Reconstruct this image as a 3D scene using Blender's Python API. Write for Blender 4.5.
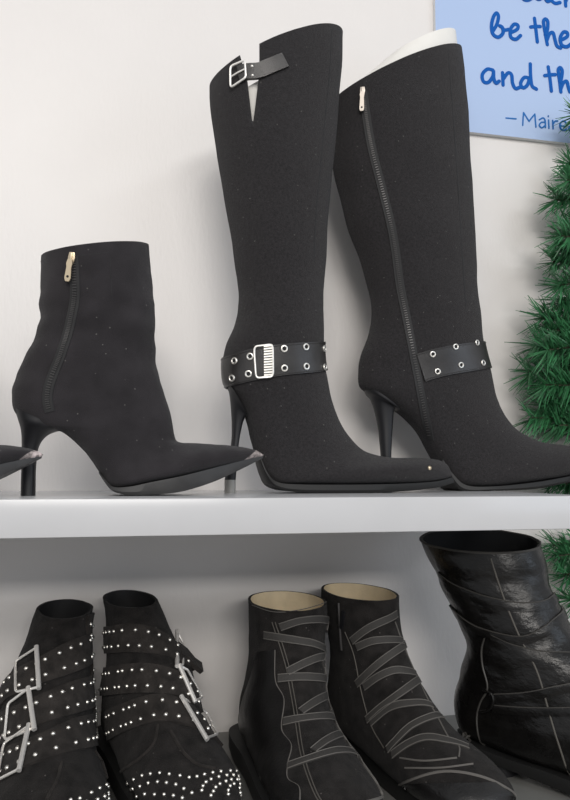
import bpy, bmesh, math, random
from mathutils import Vector, Matrix, noise
from mathutils.bvhtree import BVHTree
random.seed(7)
for o in list(bpy.data.objects):
    bpy.data.objects.remove(o)
SC = bpy.context.scene
COL = SC.collection

# ---------------------------------------------------------------- camera
F = 700.0
CAM = Vector((0.0, -0.92, 0.0185))
YAW, PITCH = math.radians(11.7), math.radians(6.2)
FW = Vector((math.sin(YAW)*math.cos(PITCH), math.cos(YAW)*math.cos(PITCH), math.sin(PITCH)))
RT = Vector((math.cos(YAW), -math.sin(YAW), 0))
UP = RT.cross(FW)
cd = bpy.data.cameras.new('camera')
cd.sensor_fit = 'VERTICAL'; cd.sensor_height = 36.0; cd.lens = 36.0*F/800.0
cd.clip_start = 0.02
cam = bpy.data.objects.new('camera', cd); COL.objects.link(cam)
m = Matrix.Identity(4)
for i, v in enumerate((RT, UP, -FW)):
    for j in range(3): m[j][i] = v[j]
m.translation = CAM
cam.matrix_world = m
SC.camera = cam

# ---------------------------------------------------------------- world, lights, exposure
SC.view_settings.view_transform = 'Standard'
SC.view_settings.look = 'None'
SC.view_settings.exposure = 0.08
SC.view_settings.gamma = 1.0
SC.view_settings.use_curve_mapping = False
w = bpy.data.worlds.new('world'); SC.world = w; w.use_nodes = True
bg = w.node_tree.nodes['Background']
bg.inputs[0].default_value = (0.93, 0.96, 1.0, 1); bg.inputs[1].default_value = 0.50

def area(name, loc, target, sx, sy, power, col):
    ld = bpy.data.lights.new(name, 'AREA'); ld.shape = 'RECTANGLE'
    ld.size = sx; ld.size_y = sy; ld.energy = power; ld.color = col
    lo = bpy.data.objects.new(name, ld); COL.objects.link(lo)
    lo.location = loc
    d = Vector(target)-Vector(loc)
    lo.rotation_euler = d.to_track_quat('-Z', 'Y').to_euler()
    return lo
area('ceiling_light_near', (-0.9, -2.6, 1.75), (-0.1, 0, 0.0), 1.2, 0.5, 13, (1.0, 0.95, 0.89))
area('ceiling_light_middle', (-0.5, -4.6, 2.0), (0, 0, 0.0), 1.6, 0.5, 45, (1.0, 0.95, 0.89))
area('ceiling_light_right', (1.6, -2.4, 1.6), (0, 0, 0.1), 1.0, 0.4, 8, (0.90, 0.95, 1.0))
area('ceiling_light_far', (0.3, -5.4, 1.35), (0, 0, -0.1), 2.2, 0.3, 62, (1.0, 0.97, 0.93))
area('shop_window', (3.2, -2.6, 0.6), (0.1, 0, -0.1), 1.4, 1.5, 13, (0.72, 0.84, 1.0))

# ---------------------------------------------------------------- projection helpers
def ray(px, py):
    return (FW + RT*((px-285.0)/F) - UP*((py-400.0)/F)).normalized()
def PY(px, py, Y):
    d = ray(px, py); return CAM + d*((Y-CAM.y)/d.y)
def PZ(px, py, z):
    d = ray(px, py); return CAM + d*((z-CAM.z)/d.z)

# ---------------------------------------------------------------- materials
def mat(name, col, rough=0.6, metal=0.0, var=0.0, vscale=60, bump=0.0, bscale=800, sheen=0.0,
        specks=0.0, speckcol=(0.35, 0.33, 0.32), coat=0.0, spec=0.5, bstretch=(1, 1, 1), bump2=0.0, b2scale=40, rvar=0.0):
    mt = bpy.data.materials.new(name); mt.use_nodes = True
    nt = mt.node_tree; N = nt.nodes; L = nt.links
    b = N['Principled BSDF']
    b.inputs['Base Color'].default_value = (*col, 1)
    b.inputs['Roughness'].default_value = rough
    b.inputs['Metallic'].default_value = metal
    b.inputs['Specular IOR Level'].default_value = spec
    if coat: b.inputs['Coat Weight'].default_value = coat; b.inputs['Coat Roughness'].default_value = 0.15
    if sheen:
        b.inputs['Sheen Weight'].default_value = sheen
        b.inputs['Sheen Roughness'].default_value = 0.5
    tc = N.new('ShaderNodeTexCoord')
    src = None
    if var:
        n = N.new('ShaderNodeTexNoise'); n.inputs['Scale'].default_value = vscale; n.inputs['Detail'].default_value = 6
        L.new(tc.outputs['Object'], n.inputs['Vector'])
        r = N.new('ShaderNodeValToRGB')
        r.color_ramp.elements[0].position = 0.3; r.color_ramp.elements[1].position = 0.7
        r.color_ramp.elements[0].color = (*[c*(1-var) for c in col], 1)
        r.color_ramp.elements[1].color = (*[c*(1+var) for c in col], 1)
        L.new(n.outputs['Fac'], r.inputs['Fac']); src = r.outputs['Color']
        if rvar:
            mr = N.new('ShaderNodeMapRange'); mr.inputs['To Min'].default_value = rough-rvar; mr.inputs['To Max'].default_value = rough+rvar
            mr.inputs['From Min'].default_value = 0.3; mr.inputs['From Max'].default_value = 0.7
            L.new(n.outputs['Fac'], mr.inputs['Value']); L.new(mr.outputs['Result'], b.inputs['Roughness'])
    if specks:
        v = N.new('ShaderNodeTexVoronoi'); v.inputs['Scale'].default_value = 330
        L.new(tc.outputs['Object'], v.inputs['Vector'])
        lt = N.new('ShaderNodeMath'); lt.operation = 'LESS_THAN'; lt.inputs[1].default_value = 0.22
        L.new(v.outputs['Distance'], lt.inputs[0])
        sx = N.new('ShaderNodeSeparateColor'); L.new(v.outputs['Color'], sx.inputs['Color'])
        gt = N.new('ShaderNodeMath'); gt.operation = 'GREATER_THAN'; gt.inputs[1].default_value = 1-specks
        L.new(sx.outputs[0], gt.inputs[0])
        mu = N.new('ShaderNodeMath'); mu.operation = 'MULTIPLY'
        L.new(lt.outputs[0], mu.inputs[0]); L.new(gt.outputs[0], mu.inputs[1])
        mx = N.new('ShaderNodeMix'); mx.data_type = 'RGBA'
        L.new(mu.outputs[0], mx.inputs['Factor'])
        if src: L.new(src, mx.inputs['A'])
        else: mx.inputs['A'].default_value = (*col, 1)
        mx.inputs['B'].default_value = (*speckcol, 1)
        src = mx.outputs['Result']
    if src: L.new(src, b.inputs['Base Color'])
    if bump or bump2:
        mp = N.new('ShaderNodeMapping'); mp.inputs['Scale'].default_value = bstretch
        L.new(tc.outputs['Object'], mp.inputs['Vector'])
        last = None
        for st, scl in ((bump, bscale), (bump2, b2scale)):
            if not st: continue
            n2 = N.new('ShaderNodeTexNoise'); n2.inputs['Scale'].default_value = scl; n2.inputs['Detail'].default_value = 4
            L.new(mp.outputs['Vector'], n2.inputs['Vector'])
            bp = N.new('ShaderNodeBump'); bp.inputs['Strength'].default_value = st; bp.inputs['Distance'].default_value = 0.002 if scl > 200 else 0.006
            L.new(n2.outputs['Fac'], bp.inputs['Height'])
            if last: L.new(last.outputs['Normal'], bp.inputs['Normal'])
            last = bp
        L.new(last.outputs['Normal'], b.inputs['Normal'])
    return mt

M = {}
M['wall'] = mat('painted_wall', (0.765, 0.735, 0.715), 0.40, var=0.015, vscale=9, bump=0.13, bscale=230, bstretch=(1, 1, 0.35))
M['floor'] = mat('floor_vinyl', (0.30, 0.28, 0.26), 0.5, var=0.1, vscale=8)
M['shelf'] = mat('grey_laminate', (0.56, 0.56, 0.57), 0.22, var=0.02, vscale=20)
M['suede'] = mat('black_suede', (0.026, 0.0235, 0.026), 0.95, var=0.28, vscale=28, bump=0.5, bscale=1400, sheen=0.10, specks=0.02, speckcol=(0.12, 0.115, 0.11), spec=0.2)
M['wool'] = mat('black_woven_fabric', (0.026, 0.024, 0.0255), 0.95, var=0.30, vscale=420, bump=0.8, bscale=1500, sheen=0.10, specks=0.025, speckcol=(0.12, 0.115, 0.11), spec=0.2)
M['darksuede'] = mat('dark_suede', (0.016, 0.0142, 0.0135), 0.95, var=0.5, vscale=80, bump=0.7, bscale=900, sheen=0.04, specks=0.02, speckcol=(0.10, 0.09, 0.085), spec=0.2)
M['strapsuede'] = mat('strap_suede', (0.027, 0.0235, 0.0215), 0.9, var=0.4, vscale=90, bump=0.6, bscale=900, sheen=0.04, spec=0.2)
M['lining'] = mat('black_lining', (0.010, 0.010, 0.011), 0.8)
M['leather'] = mat('black_leather', (0.030, 0.028, 0.028), 0.30, var=0.25, vscale=40, bump=0.15, bscale=900)
M['matleather'] = mat('matte_black_leather', (0.009, 0.0085, 0.0085), 0.30, var=0.3, vscale=40, bump=0.2, bscale=700, bump2=0.2, b2scale=45)
M['shiny'] = mat('glossy_black_leather', (0.006, 0.0055, 0.0052), 0.30, var=0.3, vscale=30, bump=0.10, bscale=700, bump2=0.42, b2scale=42, spec=0.4, bstretch=(1, 1, 1.6), rvar=0.08)
M['sole'] = mat('black_sole_rubber', (0.035, 0.034, 0.034), 0.45, var=0.2, vscale=60)
M['blacksole'] = mat('deep_black_rubber', (0.009, 0.009, 0.009), 0.6)
M['heel'] = mat('black_heel', (0.009, 0.009, 0.011), 0.5)
M['heelsheen'] = mat('heel_tip_painted_sheen', (0.33, 0.32, 0.30), 0.35)  # sheen on the lower end of the heel, painted as light grey
M['piping'] = mat('grey_piping', (0.05, 0.047, 0.043), 0.5)
M['stitch'] = mat('pale_stitching', (0.085, 0.078, 0.068), 0.7)
M['elastic'] = mat('charcoal_elastic', (0.042, 0.039, 0.036), 0.75, bump=0.5, bscale=1800)
M['elasticedge'] = mat('grey_elastic_edge', (0.12, 0.112, 0.103), 0.8)
M['silver'] = mat('silver_metal', (0.98, 0.95, 0.91), 0.40, metal=0.65)
M['studs'] = mat('pale_stud_metal', (0.95, 0.92, 0.86), 0.38, metal=1.0)
M['zipmetal'] = mat('warm_nickel', (0.55, 0.50, 0.45), 0.5, metal=1.0)
M['gold'] = mat('pale_gold_metal', (0.72, 0.60, 0.43), 0.4, metal=1.0)
M['zip'] = mat('black_zip_tape', (0.014, 0.014, 0.015), 0.7)
M['teeth'] = mat('black_zip_teeth', (0.065, 0.062, 0.062), 0.35, metal=0.3)
M['beige'] = mat('beige_lining', (0.80, 0.67, 0.46), 0.75, var=0.08, vscale=60, bump=0.15, bscale=300)
M['paper'] = mat('white_card', (0.80, 0.78, 0.74), 0.6, var=0.03, vscale=30)
M['scuff'] = mat('scuffed_toe', (0.30, 0.26, 0.25), 0.9, var=0.6, vscale=300)
M['poster'] = mat('pale_blue_board', (0.40, 0.52, 0.76), 0.42)
M['posteredge'] = mat('white_board_edge', (0.75, 0.76, 0.78), 0.5)
M['ink'] = mat('royal_blue_ink', (0.002, 0.095, 0.40), 0.6, spec=0.15)
M['ink2'] = mat('mid_blue_ink', (0.02, 0.15, 0.45), 0.6, spec=0.15)
M['needle'] = mat('green_pvc_needles', (0.042, 0.185, 0.072), 0.42, var=0.55, vscale=45)
M['wire'] = mat('brown_branch_wire', (0.05, 0.05, 0.03), 0.6)

# ---------------------------------------------------------------- object helpers
ORG = {}
def thing(name, label, cat, loc, group=None):
    o = bpy.data.objects.new(name, None); COL.objects.link(o)
    o.empty_display_size = 0.02
    o.location = loc; ORG[o] = Vector(loc)
    o['label'] = label; o['category'] = cat
    if group: o['group'] = group
    return o
def build(name, verts, faces, mats, parent=None, sharp=40, midx=None, recalc=True, label=None):
    org = ORG[parent] if parent else Vector((0, 0, 0))
    me = bpy.data.meshes.new(name)
    me.from_pydata([tuple(Vector(v)-org) for v in verts], [], faces)
    if not isinstance(mats, (list, tuple)): mats = [mats]
    for mm in mats: me.materials.append(mm)
    if midx:
        for p, i in zip(me.polygons, midx): p.material_index = i
    if recalc:
        bm = bmesh.new(); bm.from_mesh(me); bmesh.ops.recalc_face_normals(bm, faces=bm.faces); bm.to_mesh(me); bm.free()
    for p in me.polygons: p.use_smooth = True
    me.set_sharp_from_angle(angle=math.radians(sharp))
    me.update()
    o = bpy.data.objects.new(name, me); COL.objects.link(o)
    if parent: o.parent = parent
    ORG[o] = org
    if label: o['label'] = label
    return o
def dup(src, name, parent, mtx):
    o = src.copy(); o.name = name; COL.objects.link(o)
    o.parent = parent; o.matrix_parent_inverse = Matrix.Identity(4)
    o.matrix_basis = Matrix.Translation(-ORG[parent]) @ mtx
    ORG[o] = ORG[parent]
    return o
class MB:
    def __init__(s): s.v = []; s.f = []; s.m = []
    def add(s, v, f, mi=0):
        n = len(s.v); s.v += [Vector(x) for x in v]; s.f += [tuple(i+n for i in q) for q in f]; s.m += [mi]*len(f)
    def box(s, a, b, mi=0):
        x0, y0, z0 = a; x1, y1, z1 = b
        s.add([(x0,y0,z0),(x1,y0,z0),(x1,y1,z0),(x0,y1,z0),(x0,y0,z1),(x1,y0,z1),(x1,y1,z1),(x0,y1,z1)],
              [(0,3,2,1),(4,5,6,7),(0,1,5,4),(1,2,6,5),(2,3,7,6),(3,0,4,7)], mi)
    def build(s, name, mats, parent=None, **k): return build(name, s.v, s.f, mats, parent, midx=s.m, **k)

def bevel(o, wdt, seg=2):
    me = o.data; bm = bmesh.new(); bm.from_mesh(me)
    ed = [e for e in bm.edges if len(e.link_faces) == 2 and e.calc_face_angle() > 0.6]
    bmesh.ops.bevel(bm, geom=ed, offset=wdt, segments=seg, affect='EDGES', profile=0.6)
    bm.to_mesh(me); bm.free()
    for p in me.polygons: p.use_smooth = True
    me.set_sharp_from_angle(angle=math.radians(35))

def cr(p0, p1, p2, p3, t):
    return [0.5*((2*b)+(-a+c)*t+(2*a-5*b+4*c-d)*t*t+(-a+3*b-3*c+d)*t*t*t) for a, b, c, d in zip(p0, p1, p2, p3)]
def spline(pts, n=6):
    pts = [tuple(p) for p in pts]
    if len(pts) == 2:
        return [tuple(a+(b-a)*i/n for a, b in zip(*pts)) for i in range(n+1)]
    out = []
    for i in range(len(pts)-1):
        p0 = pts[i-1] if i > 0 else tuple(2*a-b for a, b in zip(pts[0], pts[1]))
        p3 = pts[i+2] if i+2 < len(pts) else tuple(2*a-b for a, b in zip(pts[-1], pts[-2]))
        for k in range(n): out.append(tuple(cr(p0, pts[i], pts[i+1], p3, k/n)))
    out.append(pts[-1]); return out

class Loft:
    """rings: (bx,bz, fx,fz, half width, bottom squareness 0..1) in the boot's own side plane."""
    def __init__(s, rings, O, ex, nsub=6, nang=60, wr=None):
        s.O = Vector(O); s.ex = Vector(ex); s.ez = Vector((0, 0, 1)); s.ey = s.ez.cross(s.ex)
        rings = [tuple(r)+(0.0,)*(8-len(r)) for r in rings]
        s.key = rings; s.R = spline(rings, nsub); s.nsub = nsub; s.nang = nang; s.wr = wr
    def W(s, x, y, z): return s.O + s.ex*x + s.ey*y + s.ez*z
    def ringpts(s, r, inset=0.0):
        bx, bz, fx, fz, wd, q = r[:6]; yo = r[6] if len(r) > 6 else 0.0; tl = r[7] if len(r) > 7 else 0.0
        q = max(0, min(1, q))
        cx, cz = (bx+fx)/2, (bz+fz)/2; ux, uz = (fx-bx)/2, (fz-bz)/2
        lu = math.hypot(ux, uz) or 1e-6
        k = max(0.02, 1-inset/lu); wd = max(wd-inset, 0.0008)
        out = []
        for i in range(s.nang):
            a = 2*math.pi*i/s.nang
            c, sn = math.cos(a), math.sin(a)
            n = 2+1.6*q if c < 0 else 2+0.1*q
            cc = math.copysign(abs(c)**(2/n), c); ss = math.copysign(abs(sn)**(2/n), sn)
            ss *= 1-0.12*q*max(cc, 0)
            out.append((cx+ux*k*cc, yo+wd*ss, cz+uz*k*cc+tl*wd*ss))
        return out
    def outer(s):
        vs = []
        for j, r in enumerate(s.R):
            pts = [s.W(*p) for p in s.ringpts(r)]
            if s.wr:
                c = sum(pts, Vector())/len(pts)
                pts = [p+(p-c).normalized()*s.wr(p, j/s.nsub) for p in pts]
            vs.append(pts)
        return vs
    def make(s, depth, th=0.003):
        n = s.nang; O = s.outer(); v = [p for r in O for p in r]; f = []; mi = []
        K = len(O)
        for j in range(K-1):
            for i in range(n):
                f.append((j*n+i, j*n+(i+1) % n, (j+1)*n+(i+1) % n, (j+1)*n+i)); mi.append(0 if j < K-1-s.nsub else 2)
        v.append(sum(O[-1], Vector())/n); t = len(v)-1
        for i in range(n): f.append(((K-1)*n+i, (K-1)*n+(i+1) % n, t)); mi.append(2)
        # closed outer skin for projecting trims on
        ov = list(v); of = list(f); ov.append(sum(O[0], Vector())/n)
        for i in range(n): of.append((i, (i+1) % n, len(ov)-1))
        s.bvh = BVHTree.FromPolygons([tuple(p) for p in ov], of)
        s.axis = [sum(r, Vector())/n for r in O]
        # inside
        b0 = len(v); D = int(depth*s.nsub)
        for j in range(D+1):
            rr = O[j]; c = sum(rr, Vector())/n
            ip = [s.W(*p) for p in s.ringpts(s.R[j], th)]
            if s.wr: ip = [p+(q-c).normalized()*s.wr(q, j/s.nsub) for p, q in zip(ip, rr)]
            v += ip
        for i in range(n): f.append((i, (i+1) % n, b0+(i+1) % n, b0+i)); mi.append(0)
        for j in range(D):
            for i in range(n):
                f.append((b0+j*n+i, b0+j*n+(i+1) % n, b0+(j+1)*n+(i+1) % n, b0+(j+1)*n+i)); mi.append(1)
        v.append(sum(v[b0+D*n:b0+D*n+n], Vector())/n); t = len(v)-1
        for i in range(n): f.append((b0+D*n+i, b0+D*n+(i+1) % n, t)); mi.append(1)
        s.v, s.f, s.mi = v, f, mi
        return s
    def hit(s, px, py):
        d = ray(px, py)
        h = s.bvh.ray_cast(CAM, d)
        if h[0] is not None:
            nn = h[1]
            if nn.dot(d) > 0: nn = -nn
            return h[0], nn
        best = None
        for i in range(80):
            p = CAM+d*(0.4+0.01*i)
            q = s.bvh.find_nearest(p)
            if best is None or q[3] < best[1]: best = (p, q[3], q)
        q = best[2]; return q[0], s.out(q[0], q[1])
    def out(s, p, nn):
        c = min(s.axis, key=lambda a: (a-p).length_squared)
        return nn if nn.dot(p-c) >= 0 else -nn
    def near(s, p):
        q = s.bvh.find_nearest(p); return q[0], s.out(q[0], q[1])
    def path(s, pxs, n=6, ext0=0.0, ext1=0.0):
        P = [s.hit(*p) for p in spline(pxs, n)]
        def march(p, nn, d, L):
            o = []; step = 0.004; k = 0
            d = d.normalized()
            while k*step < L:
                q, n2 = s.near(p+d*step); d2 = q-p
                if d2.length < 1e-5: break
                d = d2.normalized(); p = q; o.append((q, n2)); k += 1
            return o
        if ext1: P = P+march(P[-1][0], P[-1][1], P[-1][0]-P[-3][0], ext1)
        if ext0: P = list(reversed(march(P[0][0], P[0][1], P[0][0]-P[2][0], ext0)))+P
        return P

def resample(P, step):
    out = [P[0]]; acc = 0
    for a, b in zip(P, P[1:]):
        acc += (b[0]-a[0]).length
        if acc >= step: out.append(b); acc = 0
    return out
def smoothP(P, it=2):
    for _ in range(it):
        P = [P[0]]+[((P[i-1][0]+P[i][0]*2+P[i+1][0])/4, (P[i-1][1]+P[i][1]*2+P[i+1][1]).normalized()) for i in range(1, len(P)-1)]+[P[-1]]
    return P

def ribbon_geo(P, width, thick, lift, lf=None, nc=4, crown=0.0):
    """solid strip following surface points P; lf = loft to hug across the width"""
    v = []; f = []; K = len(P)
    for i, (p, nn) in enumerate(P):
        a = P[max(0, i-1)][0]; b = P[min(K-1, i+1)][0]
        t = (b-a).normalized(); bn = nn.cross(t).normalized()
        wd = width(i/(K-1)) if callable(width) else width
        top = []; bot = []
        for k in range(nc+1):
            x = k/nc*2-1
            q = p+bn*(wd*0.5*x)
            if lf and nc > 1:
                q2, n2 = lf.near(q)
                if (q2-q).length < 0.02: q = q2
                else: n2 = nn
            else: n2 = nn
            bot.append(q-n2*0.001); top.append(q+n2*(lift+thick+crown*(1-x*x)))
        v += bot+top[::-1]
    m_ = 2*(nc+1)
    for i in range(K-1):
        for k in range(m_):
            f.append((i*m_+k, i*m_+(k+1) % m_, (i+1)*m_+(k+1) % m_, (i+1)*m_+k))
    f.append(tuple(range(m_))[::-1]); f.append(tuple((K-1)*m_+k for k in range(m_)))
    return v, f
def ribbon(name, P, width, thick, mt, parent, lift=0.0, lf=None, nc=4, crown=0.0, label=None):
    v, f = ribbon_geo(P, width, thick, lift, lf, nc, crown)
    return build(name, v, f, mt, parent, sharp=50, label=label)
def tube_geo(pts, r, closed=False, ns=8, flat=None):
    pts = [Vector(p) for p in pts]; K = len(pts); v = []; f = []
    ref = None
    for i, p in enumerate(pts):
        if closed: t = (pts[(i+1) % K]-pts[i-1]).normalized()
        else: t = (pts[min(K-1, i+1)]-pts[max(0, i-1)]).normalized()
        if ref is None: ref = t.orthogonal().normalized()
        ref = (ref-t*ref.dot(t)).normalized(); b = t.cross(ref)
        rr = r(i/(K-1)) if callable(r) else r
        for k in range(ns):
            a = 2*math.pi*k/ns
            v.append(p+(ref*math.cos(a)+b*math.sin(a))*rr)
    for i in range(K if closed else K-1):
        j = (i+1) % K; sh = 0
        if closed and j == 0:
            sh = min(range(ns), key=lambda q: (v[q]-v[i*ns]).length)
        for k in range(ns):
            f.append((i*ns+k, i*ns+(k+1) % ns, j*ns+(k+1+sh) % ns, j*ns+(k+sh) % ns))
    if not closed:
        f.append(tuple(range(ns))[::-1]); f.append(tuple((K-1)*ns+k for k in range(ns)))
    return v, f
def tube(name, pts, r, mt, parent, closed=False, ns=8, label=None):
    v, f = tube_geo(pts, r, closed, ns); return build(name, v, f, mt, parent, label=label)
def seam(name, lf, pxs, r, mt, parent, n=6, ext0=0, ext1=0):
    P = smoothP(lf.path(pxs, n, ext0, ext1), 1)
    return tube(name, [p+nn*(r*0.35) for p, nn in P], r, mt, parent, ns=6)
def frame_loop(pts, per=6, round_=0.25):
    """rounded closed polygon through 3D corners"""
    out = []; K = len(pts)
    for i in range(K):
        a, b, c = pts[i-1], pts[i], pts[(i+1) % K]
        p = b.lerp(a, round_ if (a-b).length < 1 else 0.1); q = b.lerp(c, round_)
        for k in range(per+1):
            t = k/per
            out.append(p*(1-t)**2+b*2*t*(1-t)+q*t*t)
    return out
def orient(p, nn, up=Vector((0, 0, 1))):
    z = nn.normalized(); x = up.cross(z)
    x = x.normalized() if x.length > 1e-4 else z.orthogonal().normalized()
    y = z.cross(x); mt = Matrix.Identity(4)
    for i, vv in enumerate((x, y, z)):
        for j in range(3): mt[j][i] = vv[j]
    mt.translation = p; return mt
def proto(name, v, f, mt, midx=None):
    o = build(name, v, f, mt, None, midx=midx); COL.objects.unlink(o); return o
def torus_geo(R, r, n=20, ns=8, sy=1.0):
    return tube_geo([Vector((R*math.cos(2*math.pi*i/n), R*sy*math.sin(2*math.pi*i/n), 0)) for i in range(n)], r, True, ns)
def dome_geo(R, h, n=10):
    v = []; f = []
    for j, (rr, z) in enumerate(((1, -0.3), (1, 0.05), (0.85, 0.5), (0.45, 0.9))):
        for i in range(n):
            a = 2*math.pi*i/n; v.append((R*rr*math.cos(a), R*rr*math.sin(a), z*h))
    v.append((0, 0, h)); t = len(v)-1
    for j in range(3):
        for i in range(n): f.append((j*n+i, j*n+(i+1) % n, (j+1)*n+(i+1) % n, (j+1)*n+i))
    for i in range(n): f.append((3*n+i, 3*n+(i+1) % n, t))
    f.append(tuple(range(n))[::-1]); return v, f
# eyelet: dark hole with a metal ring
ev = MB(); ev.add(*torus_geo(0.0030, 0.0010, 18, 8), 0)
ev.add([(0.0028*math.cos(2*math.pi*i/14), 0.0028*math.sin(2*math.pi*i/14), 0.0004) for i in range(14)], [tuple(range(14))], 1)
EYELET = proto('eyelet', ev.v, ev.f, [M['studs'], M['lining']], ev.m)
STUD = proto('stud', *dome_geo(0.0022, 0.0020), M['studs'])
STUDS = proto('stud', *dome_geo(0.0018, 0.0018), M['studs'])

# ---------------------------------------------------------------- the setting
Z2 = -0.302            # top of the lower shelf
sx_end = PY(596, 500, -0.32).x
def struct(name, a, b, mt):
    mb = MB(); mb.box(a, b); o = mb.build(name, mt); o['kind'] = 'structure'; return o
struct('wall_back', (-2.2, 0, -1.2), (2.2, 0.08, 1.9), M['wall'])
struct('floor', (-2.2, -6, -1.26), (2.2, 0, -1.2), M['floor'])
M['shelf_shaded'] = mat('shaded_grey_laminate', (0.20, 0.20, 0.19), 0.45, var=0.05, vscale=20)  # grey laminate darkened: shade on the lower board is put into its colour
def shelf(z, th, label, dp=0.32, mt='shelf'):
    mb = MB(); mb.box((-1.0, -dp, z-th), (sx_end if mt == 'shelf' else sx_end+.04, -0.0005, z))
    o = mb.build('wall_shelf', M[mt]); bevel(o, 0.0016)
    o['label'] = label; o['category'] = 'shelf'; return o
shelf(0.0, 0.0312, 'pale grey shelf board across the middle carrying the high heeled boots')
shelf(Z2, 0.0312, 'lower grey shelf board under the studded and laced boots', 0.40, 'shelf_shaded')

# poster ---------------------------------------------------------
YP = -0.008
pc = PY(437.5, 128.2, YP); pr = PY(570, 143.2, YP)
post = thing('poster', 'pale blue quote poster with blue handwriting on the white wall', 'poster', (pc.x, 0, pc.z))
dirx = Vector((1, 0, (pr.z-pc.z)/(pr.x-pc.x))).normalized(); dirz = Vector((-dirx.z, 0, dirx.x))
mb = MB()
def pbox(x0, x1, z0, z1, y0, y1, mi):
    q = [pc+dirx*x+dirz*z for x, z in ((x0, z0), (x1, z0), (x1, z1), (x0, z1))]
    v = [Vector((p.x, y, p.z)) for y in (y0, y1) for p in q]
    mb.add(v, [(0, 1, 2, 3), (4, 7, 6, 5), (0, 4, 5, 1), (1, 5, 6, 2), (2, 6, 7, 3), (3, 7, 4, 0)], mi)
pbox(0, 0.55, 0, 0.40, YP, -0.0005, 0)
mb.m[-6:] = [0, 1, 1, 1, 1, 1]
board = mb.build('board', [M['poster'], M['posteredge']], post)
def strokes(name, S, wpx, mt, dy):
    mb = MB()
    for si, s_ in enumerate(S):
        dy = si*0.00006
        pts = [PY(x, y, YP) for x, y in spline(s_, 7)]
        hw = wpx*0.00128*0.5; K = len(pts); v = []; f = []
        for i, p in enumerate(pts):
            a = pts[max(0, i-1)]; b = pts[min(K-1, i+1)]
            t = (b-a).normalized(); n = Vector((-t.z, 0, t.x))
            for sg in (-1, 1):
                for yy in (YP-0.0001, YP-0.0004-dy-i*0.000012): v.append(Vector((p.x, yy, p.z))+n*hw*sg)
        for i in range(K-1):
            o = i*4; q = o+4
            f += [(o, o+1, q+1, q), (o+1, o+3, q+3, q+1), (o+3, o+2, q+2, q+3), (o+2, o, q, q+2)]
        f += [(0, 2, 3, 1), (4*K-4, 4*K-3, 4*K-1, 4*K-2)]
        mb.add(v, f)
        for p in (pts[0], pts[-1]):      # round ends
            n = 12; yy = YP-0.0004-dy
            vv = [Vector((p.x+hw*math.cos(2*math.pi*i/n), y2, p.z+hw*math.sin(2*math.pi*i/n))) for y2 in (YP-0.0001, yy-0.00003) for i in range(n)]
            mb.add(vv, [tuple(range(n)), tuple(range(2*n-1, n-1, -1))]+[(i, n+i, n+(i+1) % n, (i+1) % n) for i in range(n)])
    return mb.build(name, mt, post)
a7 = lambda L: [(470+x/5.7, y/5.7) for x, y in L]
a8 = lambda L: [(470+x/5.7, 50+y/5.7) for x, y in L]
strokes('handwritten_line', [a7(L) for L in (
    [(300,-30),(340,-45),(335,-70),(310,-68),(293,-35),(303,-4),(330,2),(355,-12)],
    [(425,-70),(390,-72),(370,-40),(378,-8),(400,-5),(422,-35),(427,-68),(425,-20),(438,8),(455,5)],
    [(510,-50),(485,-55),(465,-30),(463,0),(485,20),(513,15)],
    [(545,35),(540,-40),(538,-120),(555,-140)], [(545,10),(560,-30),(580,-25),(590,10)])], 4.3, M['ink'], 0)
strokes('handwritten_line', [a7(L) for L in (
    [(130,178),(152,140),(162,95),(150,75),(132,100),(122,150),(130,195),(160,213),(187,190),(184,160),(168,148)], [(184,162),(200,172),(220,168)],
    [(230,188),(268,168),(272,145),(250,140),(230,170),(232,212),(260,225),(288,203)],
    [(367,105),(375,170),(383,240)], [(345,155),(372,152),(400,152)],
    [(440,255),(428,190),(418,128),(428,110),(442,125),(440,170),(428,200)], [(436,235),(452,195),(472,188),(482,222),(494,262),(516,275)],
    [(513,232),(552,210),(552,187),(530,186),(513,220),(522,258),(550,268),(575,252)])], 4.3, M['ink'], 0)
strokes('handwritten_line', [a8(L) for L in (
    [(130,115),(98,110),(70,140),(76,180),(104,185),(130,150),(133,118),(135,165),(148,190),(166,178)],
    [(185,130),(188,200)], [(190,165),(215,132),(236,142),(242,190),(258,220),(285,213)],
    [(335,160),(308,158),(288,190),(300,216),(325,202),(340,160)], [(343,80),(345,150),(353,205),(378,224)],
    [(445,97),(455,165),(463,235)], [(425,147),(455,143),(485,141)],
    [(517,240),(510,180),(502,118),(513,102),(524,120),(520,160),(512,190)], [(516,225),(530,190),(550,180),(560,215),(568,240)])], 4.3, M['ink'], 0)
strokes('signature_line', [a8(L) for L in (
    [(205,388),(262,393)], [(300,430),(302,395),(305,357)], [(305,357),(320,382),(336,407)], [(336,407),(352,386),(369,366)], [(369,366),(372,405),(375,440)],
    [(395,398),(415,388),(427,402),(429,443)], [(428,412),(405,414),(394,430),(408,444),(428,430)],
    [(447,400),(449,447)], [(445,377),(445.5,380)], [(470,402),(473,450)], [(472,424),(484,407),(498,406)],
    [(512,432),(546,435),(543,412),(525,407),(511,428),(518,452),(535,458),(549,453)],
    [(562,414),(582,408),(592,422),(595,462)], [(594,432),(572,434),(562,450),(575,463),(594,450)])], 1.75, M['ink2'], 0)

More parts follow.
